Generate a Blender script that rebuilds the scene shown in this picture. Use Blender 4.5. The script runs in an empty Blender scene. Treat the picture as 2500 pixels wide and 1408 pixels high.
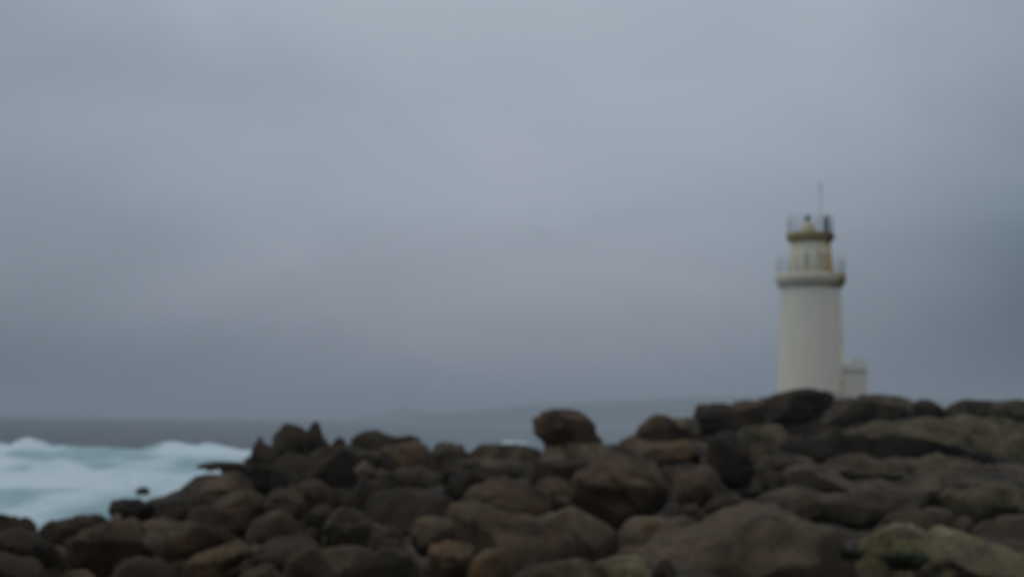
import bpy, bmesh, math, random
import numpy as np
from mathutils import Vector, Matrix, noise

random.seed(7)
S = bpy.context.scene
COL = S.collection

# ------------------------------------------------------------------ helpers
def lin(c):
    c /= 255.0
    return c / 12.92 if c <= 0.04045 else ((c + 0.055) / 1.055) ** 2.4
def rgb(r, g, b): return (lin(r), lin(g), lin(b), 1.0)

def link(name, me, mat=None, parent=None, smooth=True):
    o = bpy.data.objects.new(name, me)
    COL.objects.link(o)
    if mat is not None: me.materials.append(mat)
    if smooth:
        me.polygons.foreach_set('use_smooth', [True] * len(me.polygons))
    if parent is not None: o.parent = parent
    return o
def tag(o, label=None, cat=None, group=None, kind=None):
    if label: o['label'] = label
    if cat: o['category'] = cat
    if group: o['group'] = group
    if kind: o['kind'] = kind
    return o
def bm_obj(name, bm, mat=None, parent=None, smooth=True):
    bmesh.ops.recalc_face_normals(bm, faces=bm.faces)
    me = bpy.data.meshes.new(name)
    bm.to_mesh(me); bm.free()
    return link(name, me, mat, parent, smooth)

# ------------------------------------------------------------------ camera
EYE = Vector((0, 0, 6.0))
FPX = 50.0 / 36.0 * 2500
PITCH = math.atan(323 / FPX)
ROLL = math.radians(0.70)
RM = Matrix.Rotation(math.pi / 2 + PITCH, 3, 'X') @ Matrix.Rotation(ROLL, 3, 'Z')
cd = bpy.data.cameras.new('camera')
cam = bpy.data.objects.new('camera', cd)
COL.objects.link(cam)
cam.matrix_world = Matrix.Translation(EYE) @ RM.to_4x4()
cd.lens = 50; cd.sensor_width = 36
cd.clip_start = 0.1; cd.clip_end = 40000
cd.dof.use_dof = True                      # the photo was focused far too near: everything is soft
cd.dof.focus_distance = 1.5
cd.dof.aperture_fstop = 6.7
S.camera = cam

def at(px, py, D):
    """the point at distance Y = D whose place in the photograph is (px, py)"""
    d = RM @ Vector(((px - 1250) / FPX, -(py - 704) / FPX, -1.0))
    return EYE + d * (D / d.y)

# ------------------------------------------------------------------ materials
def new_mat(name):
    m = bpy.data.materials.new(name); m.use_nodes = True
    nt = m.node_tree
    return m, nt, nt.nodes['Principled BSDF']
def nd(nt, typ, **kw):
    n = nt.nodes.new(typ)
    for k, v in kw.items():
        if k.startswith('i_'):
            key = k[2:]
            n.inputs[int(key) if key.isdigit() else key.replace('_', ' ')].default_value = v
        else: setattr(n, k, v)
    return n
def ramp(nt, fac, stops, interp='LINEAR'):
    r = nt.nodes.new('ShaderNodeValToRGB'); r.color_ramp.interpolation = interp
    e = r.color_ramp.elements
    while len(e) < len(stops): e.new(0.5)
    for el, (p, c) in zip(e, stops):
        el.position = p; el.color = c if len(c) == 4 else (*c, 1)
    nt.links.new(fac, r.inputs[0]); return r
def mixc(nt, fac, a, b):
    m = nt.nodes.new('ShaderNodeMix'); m.data_type = 'RGBA'
    for s, v in ((m.inputs[0], fac), (m.inputs[6], a), (m.inputs[7], b)):
        if hasattr(v, 'is_linked'): nt.links.new(v, s)
        else: s.default_value = v if not isinstance(v, tuple) or len(v) == 4 else (*v, 1)
    return m.outputs[2]

def rock_mat(name, dark, mid, light, patch, patch_amt):
    """granite: two-scale mottling, iron / lichen patches with their own outline, fine grain bump"""
    dark, mid, light, patch = [(c[0] * 1.14, c[1] * .99, c[2] * .81) for c in (dark, mid, light, patch)]
    m, nt, b = new_mat(name)
    tc = nd(nt, 'ShaderNodeNewGeometry')
    n1 = nd(nt, 'ShaderNodeTexNoise', i_Scale=.9, i_Detail=8.0, i_Roughness=0.65, i_Distortion=0.6)
    n2 = nd(nt, 'ShaderNodeTexNoise', i_Scale=2.3, i_Detail=6.0, i_Roughness=0.6)
    n3 = nd(nt, 'ShaderNodeTexNoise', i_Scale=14.0, i_Detail=8.0, i_Roughness=0.7)
    mp = nd(nt, 'ShaderNodeMapping'); mp.inputs['Location'].default_value = (13.1, 4.7, 2.2)
    nt.links.new(tc.outputs['Position'], mp.inputs[0])
    nt.links.new(tc.outputs['Position'], n1.inputs['Vector'])
    nt.links.new(mp.outputs[0], n2.inputs['Vector'])
    nt.links.new(tc.outputs['Position'], n3.inputs['Vector'])
    base = ramp(nt, n1.outputs[0], [(0.36, dark), (0.5, mid), (0.64, light)])
    pm = ramp(nt, n2.outputs[0], [(0.62 - patch_amt * 0.3, (0, 0, 0)), (0.72 - patch_amt * 0.25, (1, 1, 1))])
    c1 = mixc(nt, pm.outputs[0], base.outputs[0], patch)
    gr = ramp(nt, n3.outputs[0], [(0.3, (0.6, 0.6, 0.6)), (0.7, (1.3, 1.3, 1.3))])
    mm = nd(nt, 'ShaderNodeMix', data_type='RGBA', blend_type='MULTIPLY'); mm.inputs[0].default_value = 1
    nt.links.new(c1, mm.inputs[6]); nt.links.new(gr.outputs[0], mm.inputs[7])
    nt.links.new(mm.outputs[2], b.inputs['Base Color'])
    b.inputs['Roughness'].default_value = 0.75
    b.inputs['Specular IOR Level'].default_value = 0.10
    bp = nd(nt, 'ShaderNodeBump', i_Strength=0.5, i_Distance=0.04)
    nt.links.new(n3.outputs[0], bp.inputs['Height']); nt.links.new(bp.outputs[0], b.inputs['Normal'])
    return m

RK = {
 'dark':  rock_mat('wet_dark_granite', (.011, .0092, .0070), (.026, .0212, .0160), (.046, .038, .029), (.040, .029, .019), 0.25),
 'brown': rock_mat('brown_granite',    (.019, .0145, .0106), (.052, .0408, .0300), (.096, .078, .059), (.066, .043, .027), 0.3),
 'red':   rock_mat('rusty_granite',    (.020, .014, .010), (.056, .040, .030), (.105, .079, .061), (.080, .050, .032), 0.3),
 'grey':  rock_mat('grey_granite',     (.016, .0138, .0105), (.046, .040, .032), (.088, .078, .063), (.058, .048, .031), 0.3),
 'pale':  rock_mat('pale_granite',     (.030, .0245, .0180), (.082, .069, .054), (.140, .122, .098), (.090, .071, .046), 0.3),
 'ochre': rock_mat('ochre_granite',    (.020, .0150, .0098), (.062, .047, .031), (.108, .086, .059), (.098, .060, .032), 0.35),
 'moss':  rock_mat('lichen_granite',   (.018, .0162, .0105), (.060, .054, .038), (.108, .101, .076), (.066, .064, .034), 0.4),
 'slab': rock_mat('tan_granite', (.030, .0235, .017), (.062, .051, .039), (.102, .085, .066), (.085, .060, .040), 0.35),
 'black': rock_mat('shade_black_granite', (.006, .0052, .0042), (.014, .0118, .0092), (.026, .022, .0175), (.020, .016, .011), 0.2),  # shade of the overhanging face put into the rock colour
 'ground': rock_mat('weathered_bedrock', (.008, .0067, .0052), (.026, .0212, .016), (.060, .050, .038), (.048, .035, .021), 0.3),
 'lichen': rock_mat('pale_lichen_granite', (.030, .025, .018), (.115, .105, .076), (.215, .203, .158), (.115, .118, .060), 0.4),
}

# ------------------------------------------------------------------ sky, sun
SUN_EL, SUN_AZ = math.radians(72), math.radians(262)      # high behind the overcast, over the left shoulder
w = bpy.data.worlds.new('World'); S.world = w; w.use_nodes = True
nt = w.node_tree; nt.nodes.clear()
out = nd(nt, 'ShaderNodeOutputWorld')
sky = nd(nt, 'ShaderNodeTexSky', sky_type='NISHITA', sun_disc=False, sun_elevation=SUN_EL, sun_rotation=SUN_AZ,
         air_density=1.5, dust_density=3.0)
bg0 = nd(nt, 'ShaderNodeBackground', i_Strength=0.05)
nt.links.new(sky.outputs[0], bg0.inputs[0])
tc = nd(nt, 'ShaderNodeTexCoord')
sp = nd(nt, 'ShaderNodeSeparateXYZ'); nt.links.new(tc.outputs['Generated'], sp.inputs[0])
X, Z = sp.outputs[0], sp.outputs[2]
def M(op, a, b=None):
    n = nd(nt, 'ShaderNodeMath', operation=op)
    for s, v in ((n.inputs[0], a), (n.inputs[1], b)):
        if v is None: continue
        if isinstance(v, (int, float)): s.default_value = v
        else: nt.links.new(v, s)
    return n.outputs[0]
mpn = nd(nt, 'ShaderNodeMapping'); mpn.inputs['Scale'].default_value = (1.0, 1.0, 2.2)
mpn.inputs['Rotation'].default_value = (0, math.radians(14), 0)
nt.links.new(tc.outputs['Generated'], mpn.inputs[0])
cn = nd(nt, 'ShaderNodeTexNoise', i_Scale=5.0, i_Detail=4.0, i_Roughness=0.5, i_Distortion=0.6)
nt.links.new(mpn.outputs[0], cn.inputs['Vector'])
cnf = M('MULTIPLY', M('SUBTRACT', cn.outputs[0], 0.5), 1.0)
zz = M('ADD', M('DIVIDE', M('ADD', Z, 0.05), 1.05), M('MULTIPLY', cnf, 0.035))
cl = ramp(nt, zz, [((z + .05) / 1.05, rgb(*c)) for z, c in (
    (-.05, (116, 126, 137)), (0.0, (136, 145, 155)), (.04, (136, 143, 155)), (.09, (147, 154, 166)), (.15, (158, 167, 179)),
    (.22, (163, 172, 184)), (.295, (166, 177, 188)), (.6, (174, 185, 196)), (1.0, (178, 189, 199)))])
def gauss(a, e, sa, se, A):
    q = M('ADD', M('POWER', M('ABSOLUTE', M('DIVIDE', M('SUBTRACT', X, a), sa)), 2.0),
          M('POWER', M('ABSOLUTE', M('DIVIDE', M('SUBTRACT', Z, e), se)), 2.0))
    return M('MULTIPLY', M('EXPONENT', M('MULTIPLY', q, -1.0)), A)
dk = gauss(.45, .05, .19, .15, .98)                       # rain cloud low on the right
for g in (gauss(-.50, .10, .26, .14, .22), gauss(-.29, .14, .10, .04, .10), gauss(-.42, .0, .22, .06, .56),
          gauss(-.21, .235, .12, .035, .13), gauss(-.44, .31, .16, .10, .38), gauss(.46, .31, .16, .10, .34)):  # last two darken the upper corners like lens vignetting
    dk = M('ADD', dk, g)
fac = M('ADD', M('SUBTRACT', 1.0, dk), M('MULTIPLY', cnf, 0.28))
fac = M('MAXIMUM', fac, 0.2)
cm = nd(nt, 'ShaderNodeVectorMath', operation='SCALE')
fcol = nd(nt, 'ShaderNodeCombineXYZ')                      # thicker cloud and the darkened corners turn bluer as well
nt.links.new(fac, fcol.inputs[0]); nt.links.new(M('POWER', fac, .80), fcol.inputs[1]); nt.links.new(M('POWER', fac, .74), fcol.inputs[2])
cm.operation = 'MULTIPLY'
nt.links.new(cl.outputs[0], cm.inputs[0]); nt.links.new(fcol.outputs[0], cm.inputs[1])
bg1 = nd(nt, 'ShaderNodeBackground', i_Strength=1.06); nt.links.new(cm.outputs[0], bg1.inputs[0])
mxs = nd(nt, 'ShaderNodeMixShader', i_0=0.94)
nt.links.new(bg0.outputs[0], mxs.inputs[1]); nt.links.new(bg1.outputs[0], mxs.inputs[2])
nt.links.new(mxs.outputs[0], out.inputs[0])

sl = bpy.data.lights.new('sun', 'SUN'); sl.energy = 0.5; sl.angle = math.radians(40); sl.color = (1.0, .97, .93)
so = bpy.data.objects.new('sun', sl); COL.objects.link(so)
sd = Vector((math.sin(SUN_AZ) * math.cos(SUN_EL), math.cos(SUN_AZ) * math.cos(SUN_EL), math.sin(SUN_EL)))
so.rotation_euler = sd.to_track_quat('Z', 'Y').to_euler()
so.location = sd * 60

S.view_settings.view_transform = 'Standard'; S.view_settings.look = 'None'
S.view_settings.exposure = 0; S.view_settings.gamma = 1

# ------------------------------------------------------------------ rocks
# (kind, label, material, distance m, outline in the photo, options)
#   av = height of the swelling's centre (0 low: face slopes up to the sky, 1 high: face overhangs)
#   T = thickness / width, p = squareness, rough = displacement, lean = backward lean, keep = rests on another rock
R = []
def rock(kind, label, mat, D, pts, **kw): R.append((kind, label, mat, D, pts, kw))

# ridge round the lighthouse
rock('flat_rock', 'dark domed slab directly in front of the lighthouse foot', 'dark', 72, [(1855,1000),(1864,968),(1895,959),(1950,951),(1995,953),(2032,961),(2036,980),(2002,1022),(1950,1036),(1860,1040)], p=3.2, av=.75, rough=.035, cuts=4)
rock('boulder', 'square shouldered dark block left of the lighthouse slab', 'dark', 66, [(1698,1010),(1704,986),(1730,984),(1790,987),(1800,1000),(1815,1045),(1765,1058),(1700,1056)], p=4, av=.6, rough=.06, cuts=9)
rock('flat_rock', 'brown topped slab wedged between the square block and the domed slab', 'brown', 69, [(1780,984),(1810,980),(1866,976),(1866,1040),(1800,1045),(1785,1010)], p=4, av=.7, rough=.06, cuts=9)
rock('rock_ledge', 'pale flat ledge tucked against the square block', 'pale', 62, [(1622,1030),(1640,1019),(1705,1017),(1712,1060),(1620,1068)], p=3, av=.4)
rock('boulder', 'round dark boulder with reddish crown on the skyline left of the square block', 'red', 54, [(1538,1078),(1556,1048),(1585,1025),(1612,1014),(1634,1020),(1662,1040),(1700,1062),(1695,1085)], av=.7, p=2.6, rough=.06, cuts=9)
rock('flat_rock', 'grey slab sloping down from the lighthouse porch', 'grey', 80, [(2000,1025),(2020,998),(2045,974),(2080,972),(2108,968),(2120,988),(2085,1030),(2010,1035)], av=.2, p=2.6)
rock('boulder', 'brown grey hump on the skyline right of the lighthouse porch', 'grey', 81, [(2095,985),(2112,958),(2150,960),(2200,966),(2245,972),(2262,990),(2250,1032),(2105,1034)], av=.3, p=2.6, rough=.06, cuts=9)
rock('boulder', 'dark block at the right end of the skyline hump', 'dark', 78, [(2236,985),(2255,974),(2280,980),(2305,992),(2318,1010),(2312,1036),(2250,1036)], av=.6)
rock('flat_rock', 'long low grey slab on the skyline at the right edge', 'grey', 76, [(2295,1012),(2335,990),(2375,978),(2430,976),(2500,980),(2600,984),(2640,1045),(2310,1048)], av=.35, p=3, rough=.06, cuts=9)
rock('flat_rock', 'huge tilted pale slab lying under the right skyline', 'moss', 60, [(1905,1068),(1945,1044),(2020,1035),(2100,1024),(2190,1020),(2300,1028),(2420,1032),(2560,1045),(2640,1160),(2400,1150),(2200,1090),(2000,1085)], av=.05, p=2.6, T=.35, lean=.5)
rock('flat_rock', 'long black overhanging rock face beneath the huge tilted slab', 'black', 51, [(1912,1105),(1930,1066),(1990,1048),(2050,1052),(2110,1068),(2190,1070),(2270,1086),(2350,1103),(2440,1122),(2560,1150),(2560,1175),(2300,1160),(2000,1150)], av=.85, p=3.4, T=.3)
rock('rock_ledge', 'yellow green mossy ledge under the square block', 'moss', 57, [(1788,1062),(1800,1046),(1850,1036),(1905,1040),(1932,1050),(1930,1072),(1860,1080),(1800,1090)], av=.1, p=2.6)
rock('rock_ledge', 'brown stone lying below the mossy ledge', 'brown', 51, [(1815,1100),(1835,1083),(1880,1076),(1915,1082),(1910,1110),(1830,1118)], av=.3)
rock('boulder', 'dark upright wedge of rock right of the brown terrace', 'dark', 42, [(1737,1078),(1752,1062),(1778,1057),(1798,1068),(1822,1095),(1842,1122),(1856,1165),(1830,1200),(1770,1205),(1742,1160)], av=.8, p=3)
rock('rock_ledge', 'narrow grey ledge just right of the dark wedge', 'grey', 44, [(1846,1142),(1868,1119),(1930,1113),(1985,1119),(2004,1140),(1990,1164),(1860,1166)], av=.7, T=.7)
rock('rock_ledge', 'grey rock step below the narrow ledge', 'grey', 40, [(1842,1196),(1858,1160),(1920,1149),(2000,1139),(2080,1150),(2160,1158),(2250,1166),(2270,1200),(1900,1210)], av=.97, p=2.1, T=.55)
rock('rock_ledge', 'long brown ledge beneath the black overhanging face', 'brown', 45, [(1972,1156),(1992,1136),(2040,1121),(2085,1118),(2150,1130),(2250,1119),(2320,1121),(2420,1133),(2560,1152),(2640,1192),(2000,1192)], av=.97, p=2.1, T=.55)
rock('stone', 'small pale stone on the long brown ledge', 'pale', 42, [(2312,1146),(2322,1133),(2345,1132),(2360,1142),(2350,1154),(2320,1155)], av=.3)
rock('flat_rock', 'long dark step crossing the right side below the brown ledge', 'grey', 36, [(1846,1232),(1878,1180),(1980,1170),(2100,1180),(2200,1188),(2260,1183),(2330,1168),(2450,1168),(2560,1174),(2640,1240),(1900,1242)], av=.97, p=2.1, T=.55)
rock('rock_ledge', 'long pale edged ledge crossing the middle of the right side', 'grey', 31, [(1762,1266),(1800,1239),(1850,1221),(1910,1208),(1970,1203),(2040,1206),(2140,1202),(2220,1211),(2300,1222),(2335,1250),(2250,1295),(2000,1292),(1850,1288)], av=.97, p=2.1, T=.55)
rock('flat_rock', 'grey sloping slab behind the mossy foreground slab', 'grey', 23, [(2110,1320),(2150,1290),(2185,1262),(2215,1241),(2260,1237),(2310,1234),(2350,1250),(2340,1290),(2290,1318),(2150,1335)], av=.2, p=2.4)
rock('boulder', 'lumpy lichen covered rock at the right edge', 'moss', 29, [(2285,1250),(2305,1220),(2338,1195),(2360,1202),(2392,1188),(2440,1179),(2500,1181),(2560,1195),(2560,1280),(2400,1285),(2300,1275)], av=.65, p=2.4, rough=.09)
rock('stone', 'small pale rounded stone above the mossy foreground slab', 'pale', 20.5, [(2330,1280),(2340,1265),(2362,1260),(2380,1268),(2384,1282),(2360,1294),(2338,1292)], av=.3)
rock('boulder', 'grey low rock right of the small pale rounded stone', 'grey', 21, [(2385,1300),(2410,1275),(2450,1262),(2500,1258),(2580,1270),(2590,1330),(2400,1330)], av=.5)
rock('flat_rock', 'pale green mossy foreground slab in the bottom right corner', 'lichen', 17, [(2086,1352),(2100,1322),(2150,1308),(2200,1294),(2240,1288),(2275,1300),(2350,1303),(2430,1306),(2540,1318),(2620,1380),(2600,1480),(2100,1480)], av=.62, p=2.3, T=.5, rough=.10)
rock('flat_rock', 'broad brown foreground slab at the bottom right of centre', 'slab', 19.5, [(1470,1400),(1540,1340),(1620,1312),(1700,1297),(1760,1282),(1810,1272),(1856,1256),(1915,1257),(1960,1271),(2010,1290),(2055,1310),(2080,1350),(2090,1460),(1900,1490),(1480,1490)], av=.3, p=2.8, T=.8, lean=.3, rough=.085, cuts=6)
rock('flat_rock', 'pale grey slab under the big pointed boulder', 'pale', 21, [(1485,1322),(1510,1282),(1552,1261),(1590,1257),(1640,1262),(1690,1270),(1730,1292),(1690,1325),(1540,1338)], av=.3, p=2.8)
rock('stone', 'pale green lichen stone at the bottom edge left of the brown slab', 'lichen', 15.4, [(1430,1420),(1462,1372),(1510,1352),(1560,1352),(1584,1375),(1588,1440),(1450,1450)], av=.35)
rock('stone', 'small dark stone on the edge of the brown foreground slab', 'dark', 15.6, [(1590,1420),(1600,1380),(1625,1366),(1650,1385),(1660,1430)], av=.6)
rock('boulder', 'brown slab right of the big pointed boulder', 'brown', 35, [(1628,1195),(1650,1165),(1690,1152),(1742,1140),(1760,1180),(1800,1210),(1795,1240),(1720,1240),(1650,1222)], av=.3)
rock('stone', 'narrow pale stone at the right foot of the big pointed boulder', 'grey', 27, [(1645,1240),(1665,1226),(1700,1236),(1735,1254),(1745,1270),(1690,1272)], av=.4)
rock('boulder', 'dark low stone between the pale edged ledge and the pointed boulder', 'dark', 29, [(1720,1250),(1745,1212),(1790,1208),(1830,1216),(1830,1250),(1770,1268)], av=.5)

# centre
rock('boulder', 'big pointed brown boulder standing in the middle of the shore', 'brown', 27, [(1390,1238),(1396,1192),(1414,1160),(1448,1124),(1462,1104),(1492,1088),(1530,1079),(1560,1092),(1598,1133),(1622,1173),(1642,1225),(1608,1270),(1548,1300),(1470,1306),(1415,1274)], av=.55, p=2.5, T=.85, rough=.075, cuts=4)
rock('rock_ledge', 'rusty brown terrace right of the perched boulder', 'ochre', 43, [(1465,1130),(1490,1090),(1540,1076),(1600,1080),(1660,1074),(1738,1070),(1740,1108),(1690,1122),(1620,1135),(1540,1150),(1480,1150)], av=.3, p=3, T=.5)
rock('boulder', 'red brown rock under the rusty terrace', 'red', 38, [(1600,1170),(1630,1140),(1680,1146),(1738,1132),(1745,1185),(1700,1205),(1620,1205)], av=.5)
rock('rock_ledge', 'pale pinkish flat ledge carrying the perched boulder', 'pale', 44, [(1310,1135),(1322,1100),(1335,1089),(1400,1086),(1480,1089),(1502,1102),(1490,1140),(1410,1152),(1340,1152)], av=.2, p=3, T=.8)
rock('boulder', 'perched overhanging boulder standing alone on the skyline', 'red', 44.5, [(1300,1044),(1304,1022),(1322,1005),(1350,999),(1392,1001),(1430,1010),(1449,1027),(1457,1055),(1468,1080),(1474,1092),(1400,1096),(1332,1094),(1318,1076),(1305,1058)], av=.72, p=4, keep=1, T=.75, rough=.045, cuts=8)
rock('flat_rock', 'low flat skyline rock left of the perched boulder', 'brown', 46, [(1128,1118),(1150,1097),(1175,1090),(1222,1087),(1282,1091),(1322,1099),(1332,1118),(1312,1135),(1250,1142),(1165,1140)], av=.3, p=3, rough=.06, cuts=9)
rock('rock_ledge', 'thin brown ledge under the low flat skyline rock', 'grey', 41, [(1130,1135),(1180,1120),(1240,1128),(1310,1132),(1330,1145),(1260,1158),(1190,1160),(1150,1150)], av=.3)
rock('boulder', 'small rounded olive rock on the skyline between two humps', 'grey', 46, [(1042,1105),(1062,1086),(1095,1079),(1122,1086),(1145,1105),(1158,1128),(1100,1145),(1050,1140)], av=.45)
rock('boulder', 'reddish brown rounded rock at the right end of the long dark hump', 'red', 44, [(918,1120),(935,1092),(975,1078),(1015,1072),(1042,1080),(1058,1105),(1060,1150),(930,1152)], av=.75)
rock('boulder', 'long low dark hump on the skyline left of centre', 'dark', 49, [(842,1092),(852,1068),(885,1056),(915,1053),(955,1061),(1000,1069),(1025,1080),(1010,1115),(850,1122)], av=.4, p=2.4, rough=.06, cuts=9)
rock('rock_ledge', 'small olive ledge under the long dark hump', 'grey', 43, [(860,1112),(880,1098),(915,1099),(930,1110),(915,1122),(870,1124)], av=.3)
rock('stone', 'tiny dark knob between the spike and the dark hump', 'dark', 48, [(796,1112),(808,1084),(818,1070),(827,1065),(837,1072),(848,1092),(856,1112)], av=.5)
rock('boulder', 'rounded dark rock left of the sharp spike', 'dark', 47, [(656,1085),(660,1055),(676,1036),(698,1030),(722,1040),(748,1055),(756,1085),(745,1120),(668,1120)], av=.45, p=2.6, rough=.06, cuts=9)
rock('boulder', 'sharp dark spike of rock on the skyline', 'dark', 46.5, [(742,1075),(752,1042),(762,1026),(771,1028),(782,1048),(796,1072),(808,1100),(795,1122),(745,1120)], av=.5, p=2.6, rough=.06, cuts=9)
rock('flat_rock', 'steep dark slab at the left end of the skyline rocks', 'dark', 44, [(586,1135),(604,1102),(618,1070),(630,1061),(644,1074),(662,1088),(684,1120),(694,1190),(630,1205),(600,1170)], av=.5, p=2.8, rough=.06, cuts=9)
rock('boulder', 'broad dark rock below the spike', 'dark', 42, [(640,1135),(690,1105),(750,1104),(800,1090),(850,1094),(880,1150),(850,1205),(700,1215),(650,1190)], av=.4, p=2.6)
rock('boulder', 'pale knob of rock in the dark cleft left of centre', 'pale', 36, [(866,1145),(876,1128),(895,1124),(912,1138),(908,1165),(892,1188),(874,1180)], av=.55)
rock('boulder', 'pale knob beside the first, a little lower', 'grey', 36, [(908,1152),(922,1141),(942,1142),(948,1158),(932,1174),(914,1176)], av=.5)
rock('flat_rock', 'dark rock below the pale knobs', 'dark', 34, [(830,1235),(850,1190),(885,1170),(930,1172),(965,1178),(980,1205),(960,1240),(850,1250)], av=.5)
rock('flat_rock', 'pale lipped slab roofing the black hollow', 'grey', 36, [(950,1158),(978,1141),(1030,1134),(1065,1148),(1082,1166),(1050,1174),(985,1172)], av=.3, p=2.8)
rock('boulder', 'dark rock right of the black hollow', 'dark', 36, [(1080,1200),(1095,1160),(1130,1148),(1180,1152),(1220,1165),(1215,1200),(1130,1212)], av=.5)
rock('flat_rock', 'big smooth dark slab left of centre', 'dark', 28.5, [(862,1255),(890,1222),(940,1206),(1010,1200),(1080,1206),(1135,1222),(1140,1260),(1060,1290),(960,1310),(880,1300)], av=.35, p=2.6)
rock('boulder', 'brown ridge of rock rising right of the smooth dark slab', 'brown', 31, [(1085,1245),(1130,1208),(1180,1182),(1230,1172),(1285,1180),(1330,1200),(1345,1245),(1280,1270),(1140,1270)], av=.4, p=2.4)
rock('boulder', 'dark brown rock left of the big pointed boulder', 'brown', 32, [(1285,1215),(1310,1175),(1350,1162),(1395,1172),(1408,1215),(1385,1262),(1310,1262)], av=.65)
rock('boulder', 'dark rock filling the gap below the thin brown ledge', 'dark', 39, [(1296,1185),(1312,1122),(1360,1112),(1420,1118),(1448,1140),(1440,1190),(1370,1200)], av=.7)
rock('boulder', 'round boulder with a pale crown left of centre', 'grey', 21, [(778,1298),(782,1266),(802,1243),(838,1231),(868,1241),(890,1264),(903,1292),(900,1325),(865,1345),(800,1342)], av=.55, p=2.3, T=.9)
rock('boulder', 'knobbly pale lump above the ochre stones', 'pale', 19.5, [(992,1300),(1002,1272),(1038,1260),(1080,1262),(1106,1272),(1104,1300),(1082,1322),(1042,1338),(1008,1328)], av=.55, p=2.3)
rock('flat_rock', 'wide cracked brown slab in the centre foreground', 'brown', 20.5, [(1062,1310),(1086,1262),(1130,1246),(1190,1245),(1250,1257),(1330,1264),(1400,1258),(1455,1282),(1510,1310),(1540,1390),(1400,1440),(1150,1430),(1080,1360)], av=.15, p=2.6, T=.75, lean=.35, rough=.10)
rock('stone', 'ochre stone leaning on the cracked brown slab', 'ochre', 16.4, [(1140,1395),(1168,1350),(1204,1325),(1232,1345),(1262,1378),(1250,1410),(1160,1415)], av=.4)
rock('stone', 'flat ochre stone below the knobbly pale lump', 'ochre', 17, [(1040,1375),(1050,1335),(1090,1320),(1140,1320),(1165,1340),(1150,1385),(1080,1410)], av=.5)
rock('flat_rock', 'brown slab at the bottom edge of the centre', 'brown', 15, [(1225,1450),(1270,1392),(1350,1368),(1430,1372),(1480,1400),(1490,1460)], av=.35)
rock('boulder', 'dark grey rock at the bottom edge left of centre', 'dark', 15.8, [(798,1440),(826,1382),(880,1358),(950,1346),(1005,1360),(1040,1400),(1045,1450)], av=.35)
rock('stone', 'small dark stone above the dark grey bottom rock', 'grey', 18, [(922,1352),(936,1324),(966,1317),(984,1332),(980,1360),(938,1366)], av=.6)

rock('boulder', 'dark low rock joining the spike to the long dark hump', 'dark', 43.6, [(800,1160),(822,1104),(860,1094),(940,1098),(1000,1118),(1015,1170)], av=.5)
rock('boulder', 'dark low rock under the small olive skyline rock', 'dark', 43.4, [(1056,1165),(1080,1124),(1140,1116),(1195,1128),(1210,1175)], av=.5)

# left
rock('boulder', 'dark brown rock left of the round pale crowned boulder, at the bottom', 'brown', 15.5, [(678,1410),(692,1356),(735,1333),(778,1338),(802,1368),(806,1440),(690,1450)], av=.6)
rock('boulder', 'long light brown boulder slanting up to the right at bottom left', 'ochre', 16, [(430,1410),(462,1368),(520,1340),(575,1318),(608,1313),(630,1328),(622,1352),(570,1378),(505,1420),(445,1432)], av=.55, p=2.4)
rock('stone', 'low brown stone at the bottom edge right of the slanting boulder', 'brown', 14.8, [(570,1440),(586,1396),(628,1378),(668,1382),(692,1440)], av=.5)
rock('boulder', 'brown boulder behind the long slanting one', 'brown', 19, [(366,1345),(392,1306),(432,1282),(468,1272),(500,1286),(514,1318),(490,1348),(400,1362)], av=.62, p=2.4)
rock('stone', 'small brown stone between two left boulders', 'brown', 19.5, [(500,1312),(518,1284),(555,1286),(580,1308),(570,1335),(515,1335)], av=.5)
rock('boulder', 'reddish boulder in the middle of the left boulder field', 'brown', 21.5, [(592,1312),(612,1270),(655,1249),(700,1254),(728,1282),(730,1325),(660,1342),(604,1336)], av=.6)
rock('stone', 'small grey stone left of the round pale crowned boulder', 'grey', 21, [(722,1318),(738,1292),(765,1288),(784,1304),(780,1335),(735,1338)], av=.5)
rock('boulder', 'brown upright rock above the reddish boulder', 'brown', 27, [(640,1250),(648,1205),(672,1184),(700,1188),(738,1208),(750,1250),(700,1275),(650,1272)], av=.6)
rock('boulder', 'brown rock below the broad dark rock', 'brown', 31, [(700,1215),(714,1186),(760,1172),(800,1180),(818,1212),(800,1240),(720,1240)], av=.6)
rock('boulder', 'dark rock right of the brown upright rock', 'dark', 26, [(742,1275),(755,1238),(790,1225),(815,1240),(815,1285),(765,1295)], av=.5)
rock('boulder', 'broad brown rock on the left slope', 'brown', 27, [(505,1255),(525,1212),(575,1195),(635,1196),(660,1225),(650,1262),(600,1285),(530,1285)], av=.62, p=2.6)
rock('boulder', 'dark boulder under the broad brown rock', 'dark', 23, [(420,1285),(450,1250),(500,1240),(550,1250),(590,1275),(580,1310),(450,1310)], av=.5)
rock('boulder', 'large smooth brown boulder on the far left', 'brown', 19, [(130,1355),(172,1312),(235,1283),(285,1270),(322,1268),(347,1290),(360,1335),(340,1375),(250,1392),(150,1388)], av=.62, p=2.4)
rock('boulder', 'dark rock between the far left boulder and the bottom edge', 'dark', 15.6, [(240,1440),(270,1385),(330,1370),(400,1380),(440,1420),(450,1460),(250,1460)], av=.5)
rock('stone', 'small pale brown stone at the bottom left edge', 'ochre', 14.3, [(130,1440),(154,1400),(195,1392),(236,1404),(250,1445)], av=.45)
rock('boulder', 'dark grey boulder in the bottom left corner', 'dark', 15, [(-60,1400),(-20,1360),(30,1352),(75,1366),(105,1395),(118,1450),(-60,1450)], av=.3)
rock('boulder', 'dark boulder at the left edge behind the corner boulder', 'dark', 20, [(-70,1350),(-40,1305),(30,1295),(90,1310),(135,1340),(130,1375),(-60,1380)], av=.5)
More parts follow.
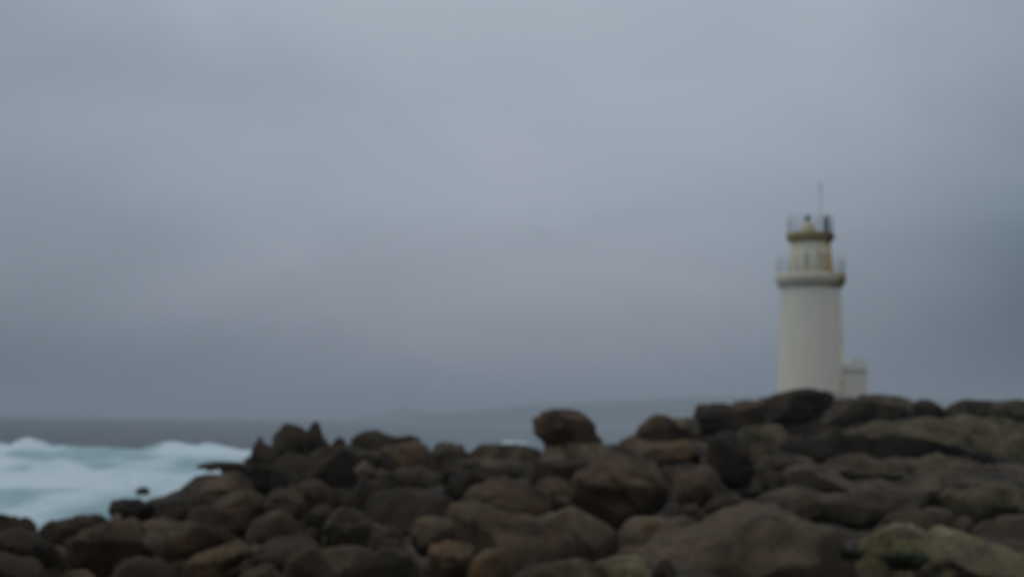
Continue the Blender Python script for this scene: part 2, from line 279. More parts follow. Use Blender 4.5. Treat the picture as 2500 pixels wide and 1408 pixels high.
rock('boulder', 'dark shore rock against the foam at the left edge', 'dark', 28, [(-60,1285),(-50,1255),(0,1254),(38,1268),(62,1262),(86,1268),(106,1292),(100,1330),(-50,1335)], av=.4, p=2.6)
rock('boulder', 'low dark shore rock second from the left edge', 'dark', 27.5, [(84,1318),(104,1285),(130,1270),(162,1265),(192,1276),(200,1312),(110,1332)], av=.4)
rock('boulder', 'low dark shore rock left of the flat black one', 'dark', 29, [(162,1300),(176,1262),(200,1252),(246,1254),(264,1285),(250,1312),(175,1318)], av=.4)
rock('flat_rock', 'flat black shore rock jutting into the foam', 'dark', 31, [(246,1246),(252,1228),(272,1219),(320,1220),(338,1233),(378,1238),(388,1268),(340,1285),(296,1282),(290,1262),(262,1256)], av=.5, p=3, keep=1)
rock('stone', 'small light grey stone under the flat black shore rock', 'pale', 30, [(266,1266),(272,1254),(286,1251),(297,1260),(292,1275),(274,1278)], av=.4)
rock('boulder', 'dark shore rock under the brown point', 'dark', 31, [(340,1285),(362,1238),(400,1218),(440,1208),(470,1212),(480,1255),(440,1295),(360,1300)], av=.4)
rock('boulder', 'brown rocky point beside the foam', 'brown', 35, [(440,1215),(452,1186),(466,1170),(492,1161),(515,1162),(545,1150),(575,1154),(604,1168),(628,1200),(615,1240),(480,1245)], av=.55, p=2.6)
rock('flat_rock', 'thin black slab lying across the top of the brown point', 'dark', 37, [(468,1142),(484,1133),(520,1127),(575,1126),(612,1134),(620,1165),(596,1150),(570,1148),(562,1164),(545,1160),(536,1143),(500,1140),(482,1146)], av=.6, p=3, keep=1, rough=.03)
# alone in the surf
rock('sea_rock', 'lone black rock awash in the white surf', 'dark', 100, [(328,1196),(334,1188),(346,1185),(358,1190),(362,1198),(356,1212),(332,1212)], av=.5, keep=1)

def catmull(P, n):
    """closed, half-rounded resampling of an outline to n points"""
    P = np.array(P, float); m = len(P); out = []
    seg = np.linalg.norm(np.roll(P, -1, 0) - P, axis=1); cum = np.concatenate([[0], np.cumsum(seg)])
    for k in range(n):
        s = cum[-1] * k / n
        i = min(int(np.searchsorted(cum, s, 'right')) - 1, m - 1); t = (s - cum[i]) / max(seg[i], 1e-9)
        p0, p1, p2, p3 = P[i - 1], P[i], P[(i + 1) % m], P[(i + 2) % m]
        cr = .5 * (2 * p1 + (p2 - p0) * t + (2 * p0 - 5 * p1 + 4 * p2 - p3) * t * t + (3 * p1 - p0 - 3 * p2 + p3) * t ** 3)
        out.append(.45 * cr + .55 * (p1 + (p2 - p1) * t))
    return np.array(out)

# ---- the bedrock follows the feet of the rocks
ctrl = []
for kind, label, mat, D, pts, kw in R:
    if kw.get('keep') or kind == 'sea_rock': continue
    ys = max(p[1] for p in pts); xs = [p[0] for p in pts]
    for fx in (.15, .5, .85):
        q = at(min(xs) + fx * (max(xs) - min(xs)), ys, D)
        ctrl.append((q.x, q.y, q.z + .05))
for x in (-22, -12, -4, 4, 12, 22):
    for y in (-18, -6, 2, 8): ctrl.append((x, y, 4.35 - .04 * abs(x)))
for x, y, z in ((28, 60, 6.0), (36, 80, 6.8), (45, 100, 5.0), (20, 92, 7.4), (24, 90, 7.4), (18, 88, 7.3), (32, 66, 6.0), (34, 70, 6.2), (38, 66, 5.8), (42, 72, 5.8), (30, 73, 6.4), (36, 74, 6.3), (38, 60, 5.6), (44, 64, 5.4), (44, 56, 5.2), (60, 60, 5), (60, 95, 4), (45, 40, 5), (40, 20, 4.6)):
    ctrl.append((x, y, z))
CT = np.array(ctrl)
def ground_z(xy):
    xy = np.atleast_2d(np.asarray(xy, float)); z = np.zeros(len(xy))
    for a in range(0, len(xy), 20000):
        q = xy[a:a + 20000]
        d2 = (q[:, None, 0] - CT[None, :, 0]) ** 2 + (q[:, None, 1] - CT[None, :, 1]) ** 2 + .25
        wgt = d2 ** -1.75
        dn = np.sqrt(d2.min(1)); f = np.clip((dn - 1.2 - .02 * np.abs(q[:, 1])) / 6.0, 0, 1); f = f * f * (3 - 2 * f)
        z[a:a + 20000] = (wgt * CT[None, :, 2]).sum(1) / wgt.sum(1) * (1 - f) - 3.0 * f      # beyond the last rocks the bed drops into the sea
    return z
gx = np.arange(-46, 62.1, .32); gy = np.arange(-20, 124, .32)
GX, GY = np.meshgrid(gx, gy)
GZ = ground_z(np.stack([GX.ravel(), GY.ravel()], 1))
gv = []
for x, y, z in zip(GX.ravel(), GY.ravel(), GZ):
    v = Vector((x, y, z))
    if z < -1.5: gv.append((x, y, z)); continue
    n = noise.fractal(v * .42, 1.0, 2.0, 5) * .34 + abs(noise.noise(v * .16 + Vector((3, 8, 1)))) * .3
    zz = z - .16 + n
    q = (zz + .10 * x * .5 - .05 * y + .5 * noise.noise(v * .25)) / .42
    f = q - math.floor(q); st = min(max((f - .62) / .38, 0), 1)
    zz += (st - f) * .42 * .75                                       # ledges: flat treads, steep risers
    jx, jy = noise.noise(v * .9) * .15, noise.noise(v * .9 + Vector((9, 9, 9))) * .15
    gv.append((x + jx, y + jy, zz - .24 + .33 / (1 + math.exp(-(x - .5) / .8)) * (1 if y < 58 else 0)))
nx, ny = len(gx), len(gy)
gf = [(j * nx + i, j * nx + i + 1, (j + 1) * nx + i + 1, (j + 1) * nx + i) for j in range(ny - 1) for i in range(nx - 1)]
me = bpy.data.meshes.new('ground'); me.from_pydata(gv, [], gf)
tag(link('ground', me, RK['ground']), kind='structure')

DIPX, DIPY = .10, -.12
def build_rock(idx, kind, label, mat, D, pts, kw):
    rnd = random.Random(idx * 31 + 5)
    n, rings = 64, 26
    pl = catmull(pts, n)
    P = np.array([at(x, y, D) for x, y in pl])
    wid = np.ptp(P[:, 0]); hei = np.ptp(P[:, 2]); size = math.sqrt(wid * hei)
    zmin, zmax = P[:, 2].min(), P[:, 2].max()
    cx = P[:, 0].mean()
    if not kw.get('keep') and kind != 'sea_rock':           # foot the rock in the bedrock
        gz = ground_z([(cx, D)])[0] - .15
        if gz < zmin:
            low = P[:, 2] < zmin + .3 * hei
            P[low, 2] -= (zmin - gz) * np.clip((zmin + .3 * hei - P[low, 2]) / (.3 * hei), 0, 1) ** .5
            zmin = P[:, 2].min()
    if kind == 'sea_rock':
        P[P[:, 2] < P[:, 2].mean() - .1, 2] = -.6; zmin = P[:, 2].min()
    T = kw.get('T', .75) * wid
    T = min(max(T, .35), 9.0)
    p = kw.get('p', 3.2); av = kw.get('av', .5); lean = kw.get('lean', 0.0); rough = kw.get('rough', .105)
    cz_f = zmin + av * (zmax - zmin); cz_b = zmin + .4 * (zmax - zmin)
    base = Vector((cx, D + T * .15, zmin))
    V = []; F = []
    for k in range(rings + 1):
        th = -math.pi / 2 + math.pi * k / rings
        t = math.copysign(abs(math.sin(th)) ** (2 / p), th); s = max(math.cos(th), 0) ** (2 / p)
        s = max(s, .02)
        cz = cz_f if t < 0 else cz_b
        for i in range(n):
            x = cx + (P[i, 0] - cx) * s; z = cz + (P[i, 2] - cz) * s
            y = D + T * .15 + t * T * .5 + lean * (z - zmin)
            V.append((x, y, z))
    for k in range(rings):
        for i in range(n):
            a, b2 = k * n + i, k * n + (i + 1) % n
            F.append((a, b2, b2 + n, a + n))
    F.append(tuple(range(n - 1, -1, -1))); F.append(tuple(rings * n + i for i in range(n)))
    bm = bmesh.new()
    bv = [bm.verts.new(v) for v in V]
    for f in F: bm.faces.new([bv[i] for i in f])
    bmesh.ops.recalc_face_normals(bm, faces=bm.faces); bm.normal_update()
    off = Vector((rnd.uniform(-50, 50), rnd.uniform(-50, 50), rnd.uniform(-50, 50)))
    fq = 1.7 / size
    strata = Vector((rnd.uniform(-.25, .25), rnd.uniform(-.1, .2), 1)).normalized()
    new = []
    for v in bm.verts:
        c = v.co
        q = c * fq + off
        d = noise.fractal(q, .7, 2.1, 6) * rough * size
        d -= max(0, .10 - abs(noise.noise(q * .9 + Vector((7, 1, 3))))) * size * .55 * (rough / .07)     # cracks
        d += noise.noise(Vector((c.x * .3, c.y * .3, c.dot(strata) * 4.5 * fq)) + off) * rough * size * .55  # bedding
        sq = (c.z + DIPX * c.x + DIPY * c.y + .35 * noise.noise(c * .45) + .12 * noise.noise(c * 1.7)) / (.30 + .10 * size)
        fr = sq - math.floor(sq)                                            # beds weathered back along their joints
        d += (min(fr / .75, (1 - fr) / .25) - .5) * .09 * min(size, 2.4) * (1 - .7 * abs(v.normal.z))
        new.append(c + v.normal * d)
    ctr = Vector((cx, D + T * .15, (zmin + zmax) / 2)); hs = (wid / 2, T / 2, (zmax - zmin) / 2)
    cuts = []
    for _ in range(kw.get('cuts', 16)):                  # joint planes: granite breaks along flat faces
        nn = Vector((rnd.uniform(-1, 1), rnd.uniform(-1.3, .5), rnd.uniform(-.5, 1))).normalized()
        if abs(nn.y) < .35: nn = Vector((nn.x, -.5, nn.z)).normalized()
        sup = max(nn.dot(c - ctr) for c in new)
        cuts.append((nn, sup * rnd.uniform(.58, .90)))
    for k, c in enumerate(new):
        for nn, dd in cuts:
            e = nn.dot(c - ctr) - dd
            if e > 0: c = c - nn * e * .85
        new[k] = c
    for v, c in zip(bm.verts, new): v.co = c - base
    o = bm_obj(kind, bm, RK[mat])
    o.location = base
    grp = {'boulder': 'boulders of the rocky shore', 'flat_rock': 'slabs of the rocky shore', 'rock_ledge': 'ledges of the rocky shore',
           'stone': 'small stones of the shore'}.get(kind)
    return tag(o, label, {'boulder': 'boulder', 'flat_rock': 'rock slab', 'rock_ledge': 'rock ledge', 'stone': 'stone', 'sea_rock': 'rock'}[kind], grp)
for i, r in enumerate(R): build_rock(i, *r)

# ---- small stones lying where bare bedrock would show between the big rocks
fr_ = random.Random(11); protos = []
for k in range(5):
    bm = bmesh.new(); bmesh.ops.create_icosphere(bm, subdivisions=4, radius=1.0)
    o_ = Vector((k * 17.3, 5, 2))
    cuts = [(Vector((fr_.uniform(-1, 1), fr_.uniform(-1, 1), fr_.uniform(-.6, 1))).normalized(), fr_.uniform(.6, .9)) for _ in range(12)]
    for v in bm.verts:
        c = v.co * (1 + .35 * noise.fractal(v.co * .9 + o_, 1.0, 2.0, 4))
        for nn, dd in cuts:
            e = nn.dot(c) - dd
            if e > 0: c = c - nn * e * .85
        v.co = Vector((c.x, c.y * .85, c.z * .62))
    me_ = bpy.data.meshes.new('stone'); bm.to_mesh(me_); bm.free()
    me_.polygons.foreach_set('use_smooth', [True] * len(me_.polygons))
    me_.materials.append(RK[('brown', 'dark', 'grey', 'dark', 'brown')[k]]); protos.append(me_)
nst = 0
for rnd_ in range(6):
    dg = bpy.context.evaluated_depsgraph_get(); dg.update()
    spots = []
    for _ in range(900):
        px_, py_ = fr_.uniform(0, 1050), fr_.uniform(1150, 1408)
        d_ = (at(px_, py_, 10) - EYE).normalized()
        hit, loc, nrm, fi, ho, mw = S.ray_cast(dg, EYE, d_)
        if hit and ho.name == 'ground' and loc.z > .8 and (px_ > 560 or py_ > 1300) and loc.y < 36 and all((loc - q).length > .55 + .012 * loc.y for q in spots): spots.append(loc.copy())
    for loc in spots:
        if nst >= 130: break
        o_ = bpy.data.objects.new('stone', protos[fr_.randrange(5)]); COL.objects.link(o_)
        sc_ = fr_.uniform(.22, .42) + .008 * loc.y
        o_.location = loc + Vector((0, sc_ * .3, sc_ * .12)); o_.scale = (sc_ * fr_.uniform(.9, 1.5), sc_, sc_)
        o_.rotation_euler = (fr_.uniform(-.25, .25), fr_.uniform(-.25, .25), fr_.uniform(0, 6.28))
        tag(o_, 'small angular stone filling a gap between the bigger shore rocks', 'stone', 'small filler stones between the rocks'); nst += 1
print('filler stones', nst)

# ------------------------------------------------------------------ grass tufts in the crevices
gm, gnt, gb = new_mat('salt_grass')
gn = nd(gnt, 'ShaderNodeTexNoise', i_Scale=30.0)
gr = ramp(gnt, gn.outputs[0], [(.3, (.016, .022, .006)), (.7, (.042, .054, .016))])
gnt.links.new(gr.outputs[0], gb.inputs['Base Color']); gb.inputs['Roughness'].default_value = .7
def tuft(label, px, py, D, rad, hgt, n=260):
    c = at(px, py, D); rnd = random.Random(int(px))
    bm = bmesh.new()
    for _ in range(n):
        a, r = rnd.uniform(0, 6.283), rad * math.sqrt(rnd.random())
        b = Vector((math.cos(a) * r, math.sin(a) * r * .6, -.08)); L = hgt * rnd.uniform(.5, 1.1)
        ln = Vector((math.cos(a) * .5 + rnd.uniform(-.4, .4), math.sin(a) * .5 + rnd.uniform(-.4, .4), 1)).normalized()
        sd_ = ln.cross(Vector((rnd.uniform(-1, 1), rnd.uniform(-1, 1), .1))).normalized() * hgt * .06
        m = b + ln * L * .6; tip = b + ln * L + Vector((ln.x, ln.y, -.3)) * L * .3
        v = [bm.verts.new(x) for x in (b - sd_, b + sd_, m + sd_ * .8, m - sd_ * .8, tip)]
        bm.faces.new(v[:4]); bm.faces.new((v[3], v[2], v[4]))
    o = bm_obj('grass_tuft', bm, gm, smooth=False); o.location = c
    tag(o, label, 'grass', 'grass tufts in the rock crevices')
tuft('dark green tuft in the hollow of the mossy foreground slab', 2208, 1372, 15.2, .15, .24, 420)
tuft('dark green tuft in the cleft beside the mossy foreground slab', 2078, 1350, 17.2, .10, .18)
tuft('dark green tuft beside the lumpy lichen covered rock', 2455, 1240, 26.5, .22, .2)
tuft('dark green tuft under the left end of the huge tilted slab', 1903, 1112, 49.5, .30, .3)
tuft('dark green tuft on the brown ledge below the overhanging face', 2108, 1168, 41, .26, .26)
tuft('dark green tuft left of the long pale edged ledge', 1838, 1208, 33, .24, .28)

# ------------------------------------------------------------------ lighthouse
DL = 88.0
def paint(name, base, dirt, rust, rust_amt, side):
    """old white masonry paint: soft vertical streaks, ochre lichen stains on one side"""
    m, nt, b = new_mat(name)
    tc = nd(nt, 'ShaderNodeTexCoord')
    mp = nd(nt, 'ShaderNodeMapping'); mp.inputs['Scale'].default_value = (1.6, 1.6, .22)
    nt.links.new(tc.outputs['Object'], mp.inputs[0])
    n1 = nd(nt, 'ShaderNodeTexNoise', i_Scale=1.6, i_Detail=6.0, i_Roughness=.6); nt.links.new(mp.outputs[0], n1.inputs['Vector'])
    n2 = nd(nt, 'ShaderNodeTexNoise', i_Scale=1.1, i_Detail=5.0); nt.links.new(tc.outputs['Object'], n2.inputs['Vector'])
    st = ramp(nt, n1.outputs[0], [(.42, base), (.75, dirt)])
    sx = nd(nt, 'ShaderNodeSeparateXYZ'); nt.links.new(tc.outputs['Object'], sx.inputs[0])
    a = nd(nt, 'ShaderNodeMath', operation='MULTIPLY_ADD'); a.inputs[1].default_value = side; nt.links.new(sx.outputs[0], a.inputs[0]); nt.links.new(n2.outputs[0], a.inputs[2])
    pm = ramp(nt, a.outputs[0], [(.75 - rust_amt, (0, 0, 0)), (.95 - rust_amt, (1, 1, 1))])
    nt.links.new(mixc(nt, pm.outputs[0], st.outputs[0], rust), b.inputs['Base Color'])
    b.inputs['Roughness'].default_value = .8; b.inputs['Specular IOR Level'].default_value = .2
    bp = nd(nt, 'ShaderNodeBump', i_Strength=.25, i_Distance=.02); nt.links.new(n2.outputs[0], bp.inputs['Height']); nt.links.new(bp.outputs[0], b.inputs['Normal'])
    return m
WHITE = paint('tower_paint', (.80, .725, .595), (.74, .665, .54), (.46, .39, .22), -.10, .18)
CORN = paint('cornice_paint', (.62, .55, .44), (.50, .44, .34), (.30, .20, .07), .13, .17)
STAGE = paint('stage_paint', (.66, .61, .49), (.56, .51, .37), (.54, .33, .10), .17, .34)
RUST = paint('rusty_cornice', (.32, .26, .13), (.22, .17, .09), (.17, .085, .05), .12, .26)
LIGHTW = paint('porch_paint', (.76, .70, .60), (.68, .62, .52), (.45, .42, .32), -.2, .1)
ROOFW = paint('porch_roof_paint', (.80, .76, .67), (.74, .70, .61), (.5, .47, .38), -.2, .1)
met, mnt, mb = new_mat('railing_metal')
mn = nd(mnt, 'ShaderNodeTexNoise', i_Scale=9.0); mr = ramp(mnt, mn.outputs[0], [(.4, (.13, .145, .16)), (.7, (.20, .20, .20))])
mnt.links.new(mr.outputs[0], mb.inputs['Base Color']); mb.inputs['Roughness'].default_value = .55
shut, snt, sb = new_mat('grey_shutter')
sn = nd(snt, 'ShaderNodeTexNoise', i_Scale=4.0); sr = ramp(snt, sn.outputs[0], [(.3, (.40, .39, .32)), (.7, (.48, .46, .38))])
snt.links.new(sr.outputs[0], sb.inputs['Base Color'])
lampm, lnt, lb = new_mat('lamp_glass'); lb.inputs['Base Color'].default_value = (.03, .035, .045, 1); lb.inputs['Roughness'].default_value = .2

PX = DL / FPX
ax = at(1981, 965, DL)
ZB = at(1981, 990, DL).z
def zy(y): return at(1980, y, DL).z
def lathe(prof, seg=48):
    bm = bmesh.new(); rings = []
    for r, z in prof:
        rings.append([bm.verts.new((r * math.cos(2 * math.pi * i / seg), r * math.sin(2 * math.pi * i / seg), z)) for i in range(seg)])
    for a, b in zip(rings, rings[1:]):
        for i in range(seg): bm.faces.new((a[i], a[(i + 1) % seg], b[(i + 1) % seg], b[i]))
    bm.faces.new(rings[0][::-1]); bm.faces.new(rings[-1])
    return bm
def tube(bm, a, b, r, seg=8):
    a, b = Vector(a), Vector(b); d = (b - a).normalized(); u = d.orthogonal().normalized(); v = d.cross(u)
    ra = [bm.verts.new(a + (u * math.cos(6.2832 * i / seg) + v * math.sin(6.2832 * i / seg)) * r) for i in range(seg)]
    rb = [bm.verts.new(b + (u * math.cos(6.2832 * i / seg) + v * math.sin(6.2832 * i / seg)) * r) for i in range(seg)]
    for i in range(seg): bm.faces.new((ra[i], ra[(i + 1) % seg], rb[(i + 1) % seg], rb[i]))
    bm.faces.new(ra[::-1]); bm.faces.new(rb)
def box(bm, lo, hi, bevel=0):
    vs = [bm.verts.new((x, y, z)) for x in (lo[0], hi[0]) for y in (lo[1], hi[1]) for z in (lo[2], hi[2])]
    for f in ((0, 1, 3, 2), (4, 6, 7, 5), (0, 4, 5, 1), (2, 3, 7, 6), (0, 2, 6, 4), (1, 5, 7, 3)): bm.faces.new([vs[i] for i in f])
    if bevel: bmesh.ops.bevel(bm, geom=list(bm.edges), offset=bevel, segments=2, affect='EDGES')

LH = bpy.data.objects.new('lighthouse', None); COL.objects.link(LH)
LH.location = (ax.x, DL, ZB)
tag(LH, 'white round lighthouse with two railed galleries on the rocky point', 'lighthouse')
def h(y): return zy(y) - ZB
def flat(o):
    for poly in o.data.polygons: poly.use_smooth = abs(poly.normal.z) < .9
    return o
flat(bm_obj('tower', lathe([(83 * PX, 0), (81.5 * PX, h(950)), (71.5 * PX, h(708)), (71.3 * PX, h(702))]), WHITE, LH))
g1 = flat(bm_obj('gallery_deck', lathe([(71.3 * PX, h(706)), (76 * PX, h(702)), (83 * PX, h(692)), (85 * PX, h(688)), (85 * PX, h(672)), (82 * PX, h(670)), (50 * PX, h(669.5))]), CORN, LH))
stg = flat(bm_obj('lantern_stage', lathe([(54.5 * PX, h(670)), (53 * PX, h(655)), (48 * PX, h(590))]), STAGE, LH))
flat(bm_obj('gallery_deck', lathe([(48 * PX, h(594)), (52 * PX, h(590)), (58 * PX, h(584)), (58.5 * PX, h(572)), (56 * PX, h(570)), (15 * PX, h(569.5))]), RUST, LH))
lan = flat(bm_obj('lantern_pedestal', lathe([(19 * PX, h(570)), (18 * PX, h(560)), (12 * PX, h(545)), (10 * PX, h(541))], 24), STAGE, LH))
lm = bm_obj('lamp', lathe([(5 * PX, h(541)), (7 * PX, h(539)), (7.5 * PX, h(533)), (5 * PX, h(528)), (1.5 * PX, h(525))], 16), lampm, LH)
lan.location.x = lm.location.x = -6 * PX
# tall shuttered slots of the upper stage
for ang in (-112, -71):
    a = math.radians(ang); bm = bmesh.new()
    box(bm, (-.17, -.05, 0), (.17, .05, 1.15), .02)
    wv = bm_obj('shutter', bm, shut, LH, smooth=False)
    rr = 51.6 * PX
    wv.location = (math.cos(a) * rr, math.sin(a) * rr, h(667)); wv.rotation_euler = (math.radians(-3.5), 0, a + math.pi / 2)
def railing(rad, z0, hgt, nposts, pr, levels):
    seg = 48; rl = None
    for lv in levels:
        bm = bmesh.new(); rg = []
        for i in range(seg):
            a0 = 2 * math.pi * i / seg
            rg.append([bm.verts.new(((rad + pr * .75 * math.cos(t)) * math.cos(a0), (rad + pr * .75 * math.cos(t)) * math.sin(a0), z0 + hgt * lv + pr * .75 * math.sin(t))) for t in [math.pi * k / 3 for k in range(6)]])
        for i in range(seg):
            for k in range(6): bm.faces.new((rg[i][k], rg[(i + 1) % seg][k], rg[(i + 1) % seg][(k + 1) % 6], rg[i][(k + 1) % 6]))
        o = bm_obj('railing' if rl is None else 'rail', bm, met, rl or LH)
        rl = rl or o
    first = None
    for i in range(nposts):
        a = 2 * math.pi * (i + .35) / nposts
        if first is None:
            b = bmesh.new(); tube(b, (0, 0, -.03), (0, 0, hgt), pr); first = bm_obj('post', b, met, rl); o = first
        else:
            o = first.copy(); COL.objects.link(o); o.parent = rl
        o.location = (rad * math.cos(a), rad * math.sin(a), z0)
railing(81 * PX, h(670), 37 * PX, 22, .016, (1.0, .62, .3))
railing(54 * PX, h(570), 40 * PX, 20, .016, (1.0, .66, .33))
bm = bmesh.new(); box(bm, (-.14, -.10, 0), (.14, .10, 41 * PX), .02)
eb = bm_obj('equipment_cabinet', bm, met, LH, smooth=False); eb.location = (38 * PX, -.35, h(570))
bm = bmesh.new(); tube(bm, (0, 0, 0), (0, 0, h(443) - h(570)), .020); tube(bm, (0, 0, h(466) - h(570)), (0, 0, h(443) - h(570)), .036)
an = bm_obj('antenna', bm, met, LH); an.location = (27.5 * PX, 0.1, h(570))
# porch against the right side of the tower
bm = bmesh.new(); box(bm, (-40 * PX, -.75, 0), (25 * PX, .9, h(898)), .04)
po = bm_obj('porch', bm, LIGHTW, LH, smooth=False); po.location = (101 * PX, -.35, -.05)
bm = bmesh.new(); W = 25.8 * PX
prof = [(-40 * PX, h(900)), (-40 * PX, h(892))] + [(-W * .93 * math.cos(t), h(892) + (h(875) - h(892)) * math.sin(t)) for t in [math.pi * k / 14 for k in range(15)]] + [(W, h(892)), (W, h(900))]
A = [bm.verts.new((x, -.86, z)) for x, z in prof]; B = [bm.verts.new((x, .95, z)) for x, z in prof]
for i in range(len(A)): bm.faces.new((A[i], A[(i + 1) % len(A)], B[(i + 1) % len(A)], B[i]))
bm.faces.new(A); bm.faces.new(B[::-1])
rf = bm_obj('roof', bm, ROOFW, po, smooth=False)
bm = bmesh.new(); box(bm, (-.02, -.42, 0), (.03, .42, 1.75), .01)
dr = bm_obj('door', bm, shut, po, smooth=False); dr.location = (25 * PX + .003, 0, .45)

# ------------------------------------------------------------------ sea
r_ = np.concatenate([np.geomspace(18, 90, 60), np.geomspace(90, 420, 330)[1:], np.geomspace(420, 10400, 130)[1:]])
th = np.concatenate([np.radians(np.linspace(-32, 32, 620)), np.radians(np.linspace(32, 328, 121)[1:-1])])
RR, TT = np.meshgrid(r_, th, indexing='ij')
SX, SY = RR * np.sin(TT), RR * np.cos(TT)
def bump(x, c, s): return np.exp(-((x - c) / s) ** 2)
Hs = np.zeros_like(SX)
near = np.clip((2500 - RR) / 2500, 0, 1)
for k, (ang, L, A_) in enumerate(((8, 46, .30), (-14, 27, .18), (24, 17, .10), (-40, 11, .06), (3, 90, .35))):
    a = math.radians(ang); Hs += A_ * near * np.sin((SX * math.sin(a) + SY * math.cos(a)) * 2 * math.pi / L + 1.7 * k + .8 * np.sin(SX * .021 + k))
# patchiness shared by crests and foam
def fb(x, y, s, seed):
    return np.array([noise.fractal(Vector((a * s, b * s * .45, seed)), 1.0, 2.0, 5) for a, b in zip(x, y)])
zone = (RR < 420) & (np.abs(TT) < math.radians(33))
FO = np.zeros_like(SX); nz = np.zeros_like(SX); nz2 = np.zeros_like(SX)
nz[zone] = fb(SX[zone], SY[zone], .055, 3.3); nz2[zone] = fb(SX[zone], SY[zone], .16, 9.1)
FO = None
# breaking swell lines: (distance, wobble, crest height along X, front width, back width)
def crest(y0, amp, front, back):
    yl = y0 + 6 * np.sin(SX * .045) + 3 * np.sin(SX * .13 + 1)
    d = SY - yl
    return amp * np.where(d < 0, np.exp(-(d / front) ** 2), np.exp(-(d / back) ** 2)), d
lefty = 1 / (1 + np.exp((SX + 14) / 9))                     # the swell breaks on the left, off the point
A1 = (1 + .28 * nz2 + .15 * nz) * (1.15 + .5 * bump(SX, -74, 12) + 1.05 * bump(SX, -86, 12) + .9 * bump(SX, -52.5, 3.0) + .55 * bump(SX, -46, 8) + .8 * bump(SX, -110, 18)) * lefty
c1, d1 = crest(226, A1, 6, 16)
c2, d2 = crest(168, 1.0 * lefty * (1 + .5 * np.sin(SX * .16)), 5, 10)
c3, d3 = crest(128, .8 * lefty * (1 + .5 * np.sin(SX * .23 + 2)), 4, 8)
c4, d4 = crest(100, .6 * lefty, 3, 6)
far = 1.5 * (bump(SX, -.6, 2.4) + .9 * bump(SX, 3.4, 2.2) + .5 * bump(SX, -9, 4) + .3 * bump(SX, -18, 5)) * np.exp(-((SY - 352) / 5) ** 2)
Hs += c1 + c2 + c3 + c4 + far
# foam cover (0..1)
inside = 1 / (1 + np.exp((d1 - 1.0) / 1.2)) * lefty
top = np.clip(bump(SX, -74, 13) * 1.2 + bump(SX, -100, 18) + bump(SX, -51, 3.5) * .9 + bump(SX, -43, 7) * .8, 0, 1.2)
FO = inside * np.clip(.43 + .95 * nz + .85 * nz2 + .42 * np.exp(-((SY - 140) / 34) ** 2) + .12 * np.exp(-((SY - 95) / 18) ** 2)
     + .8 * top * np.exp(-((d1 + 6) / 9) ** 2) - .75 * (1 - np.clip(top, 0, 1)) * np.exp(-((d1 + 5) / 9) ** 2)
     - .30 * np.exp(-((SY - 186) / 13) ** 2), 0, 1)
FO = np.maximum(FO, np.clip(far * .62, 0, 1))
HH = Hs + np.where(zone, (nz2 * .5 + np.abs(nz) * .5) * inside * (.4 + top), 0)
ni, nj = SX.shape
sv = np.stack([SX.ravel(), SY.ravel(), HH.ravel()], 1)
idx = np.arange(ni * nj).reshape(ni, nj)
jn = np.roll(idx, -1, 1)
sf = np.stack([idx[:-1].ravel(), jn[:-1].ravel(), jn[1:].ravel(), idx[1:].ravel()], 1)
me = bpy.data.meshes.new('sea')
me.from_pydata(sv.tolist(), [], sf[:, ::-1].tolist())
at_ = me.attributes.new('foam', 'FLOAT', 'POINT'); at_.data.foreach_set('value', FO.ravel().astype(np.float32))
ins = me.attributes.new('shoal_sheen', 'FLOAT', 'POINT'); ins.data.foreach_set('value', np.maximum(inside, .16 / (1 + np.exp(-(SX / np.maximum(SY, 1) + .10) / .05)) * (RR < 9000)).ravel().astype(np.float32))  # shallow surf, plus centre and right sea painted lighter for haze and sky sheen
sm, snt2, sbb = new_mat('sea_water')
fa = nd(snt2, 'ShaderNodeAttribute', attribute_name='foam'); sa = nd(snt2, 'ShaderNodeAttribute', attribute_name='shoal_sheen')
geo = nd(snt2, 'ShaderNodeNewGeometry')
fn = nd(snt2, 'ShaderNodeTexNoise', i_Scale=.45, i_Detail=9.0, i_Roughness=.72, i_Distortion=.8)
fmp = nd(snt2, 'ShaderNodeMapping'); fmp.inputs['Scale'].default_value = (.6, .6, 1.5); snt2.links.new(geo.outputs['Position'], fmp.inputs[0]); snt2.links.new(fmp.outputs[0], fn.inputs['Vector'])
fm = nd(snt2, 'ShaderNodeMath', operation='MULTIPLY_ADD'); fm.inputs[1].default_value = 1.1; fm.inputs[2].default_value = -.54
snt2.links.new(fn.outputs[0], fm.inputs[0])
fs = nd(snt2, 'ShaderNodeMath', operation='ADD'); snt2.links.new(fa.outputs['Fac'], fs.inputs[0]); snt2.links.new(fm.outputs[0], fs.inputs[1])
fr = ramp(snt2, fs.outputs[0], [(.02, (0, 0, 0)), (1.0, (1, 1, 1))])
water = mixc(snt2, sa.outputs['Fac'], (.010, .021, .034, 1), (.25, .405, .425, 1))
colr = mixc(snt2, fr.outputs[0], water, (.60, .69, .73, 1))
snt2.links.new(colr, sbb.inputs['Base Color'])
rr_ = ramp(snt2, fr.outputs[0], [(0, (.28, .28, .28)), (.6, (.9, .9, .9))]); snt2.links.new(rr_.outputs[0], sbb.inputs['Roughness'])
sbb.inputs['IOR'].default_value = 1.33
w1 = nd(snt2, 'ShaderNodeTexNoise', i_Scale=.22, i_Detail=6.0, i_Roughness=.6); snt2.links.new(geo.outputs['Position'], w1.inputs['Vector'])
bp = nd(snt2, 'ShaderNodeBump', i_Strength=1.0, i_Distance=1.6); snt2.links.new(w1.outputs[0], bp.inputs['Height']); snt2.links.new(bp.outputs[0], sbb.inputs['Normal'])
tag(link('sea', me, sm), kind='structure')

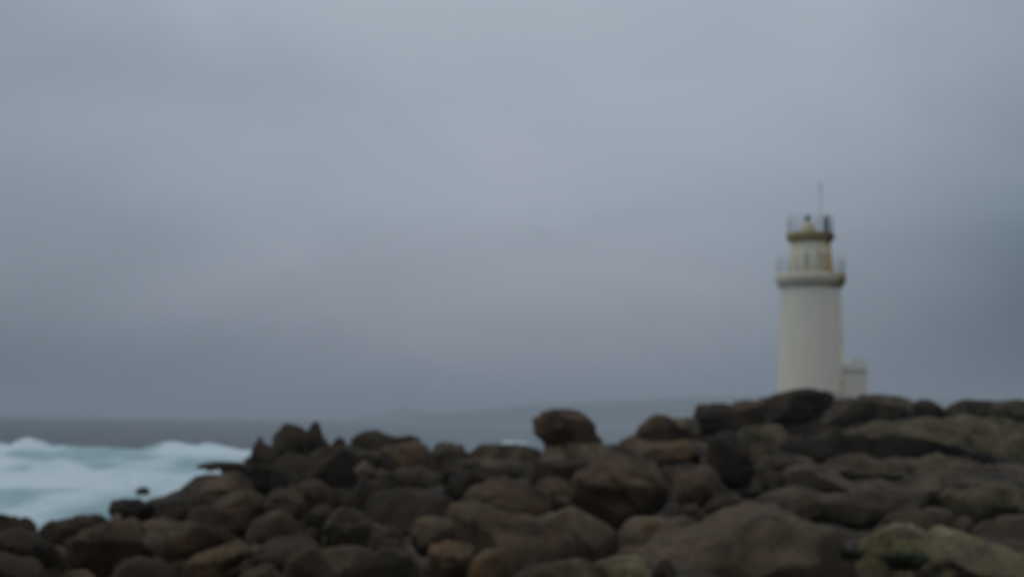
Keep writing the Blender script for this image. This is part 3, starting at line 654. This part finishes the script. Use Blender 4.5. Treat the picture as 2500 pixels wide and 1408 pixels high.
# ------------------------------------------------------------------ far headland
hm, hnt, hb = new_mat('headland_heath')
hn = nd(hnt, 'ShaderNodeTexNoise', i_Scale=.006, i_Detail=6.0)
hg = nd(hnt, 'ShaderNodeNewGeometry'); hnt.links.new(hg.outputs['Position'], hn.inputs['Vector'])
hr = ramp(hnt, hn.outputs[0], [(.3, (.045, .052, .044)), (.7, (.08, .086, .07))]); hnt.links.new(hr.outputs[0], hb.inputs['Base Color'])
hb.inputs['Roughness'].default_value = .9
def headland(Y, prof, depth):
    px = [p[0] for p in prof]; py = [p[1] for p in prof]
    xs = np.linspace(px[0], px[-1], 220); V = []; F = []
    rows = 13
    for x in xs:
        q = at(x, float(np.interp(x, px, py)), Y)
        top_z = max(q.z, -1) * (1 + .05 * noise.noise(Vector((x * .03, 1, 2))))
        for k in range(rows):
            t = -1 + 2 * k / (rows - 1)
            y = Y + t * depth; s = (1 - abs(t) ** 1.7)
            z = -2 + (top_z + 2) * s * (1 + .12 * (1 - s) * noise.noise(Vector((q.x * .004, y * .004, 3))))
            V.append((q.x * y / Y if False else q.x, y, z))
    for i in range(len(xs) - 1):
        for k in range(rows - 1):
            a = i * rows + k; F.append((a, a + rows, a + rows + 1, a + 1))
    me = bpy.data.meshes.new('headland_hill'); me.from_pydata(V, [], F)
    tag(link('headland_hill', me, hm), kind='structure')
headland(8200, [(840, 1026), (890, 1018), (940, 1008), (970, 998), (990, 994), (1015, 1000), (1050, 1006), (1110, 1010), (1200, 1020), (1260, 1030)], 800)
headland(6400, [(960, 1030), (1040, 1016), (1130, 1005), (1220, 996), (1300, 989), (1400, 984), (1500, 979), (1620, 974), (1720, 970), (1850, 967), (2000, 966), (2200, 968), (2400, 972), (2700, 976), (3100, 985), (3400, 1050)], 1000)

# ------------------------------------------------------------------ sea haze
bm = bmesh.new(); box(bm, (-11000, -11000, -4.5), (11000, 11000, 135))
vm = bpy.data.materials.new('sea_haze'); vm.use_nodes = True; vt = vm.node_tree; vt.nodes.clear()
vo = vt.nodes.new('ShaderNodeOutputMaterial'); pv = vt.nodes.new('ShaderNodeVolumePrincipled')
pv.inputs['Color'].default_value = (.74, .81, .89, 1); pv.inputs['Density'].default_value = 0.00028; pv.inputs['Anisotropy'].default_value = 0
vt.links.new(pv.outputs[0], vo.inputs['Volume'])
tag(bm_obj('haze', bm, vm, smooth=False), 'grey sea haze veiling the far headland', 'haze', kind='stuff')

S.cycles.use_denoising = True
S.cycles.max_bounces = 6; S.cycles.volume_bounces = 0
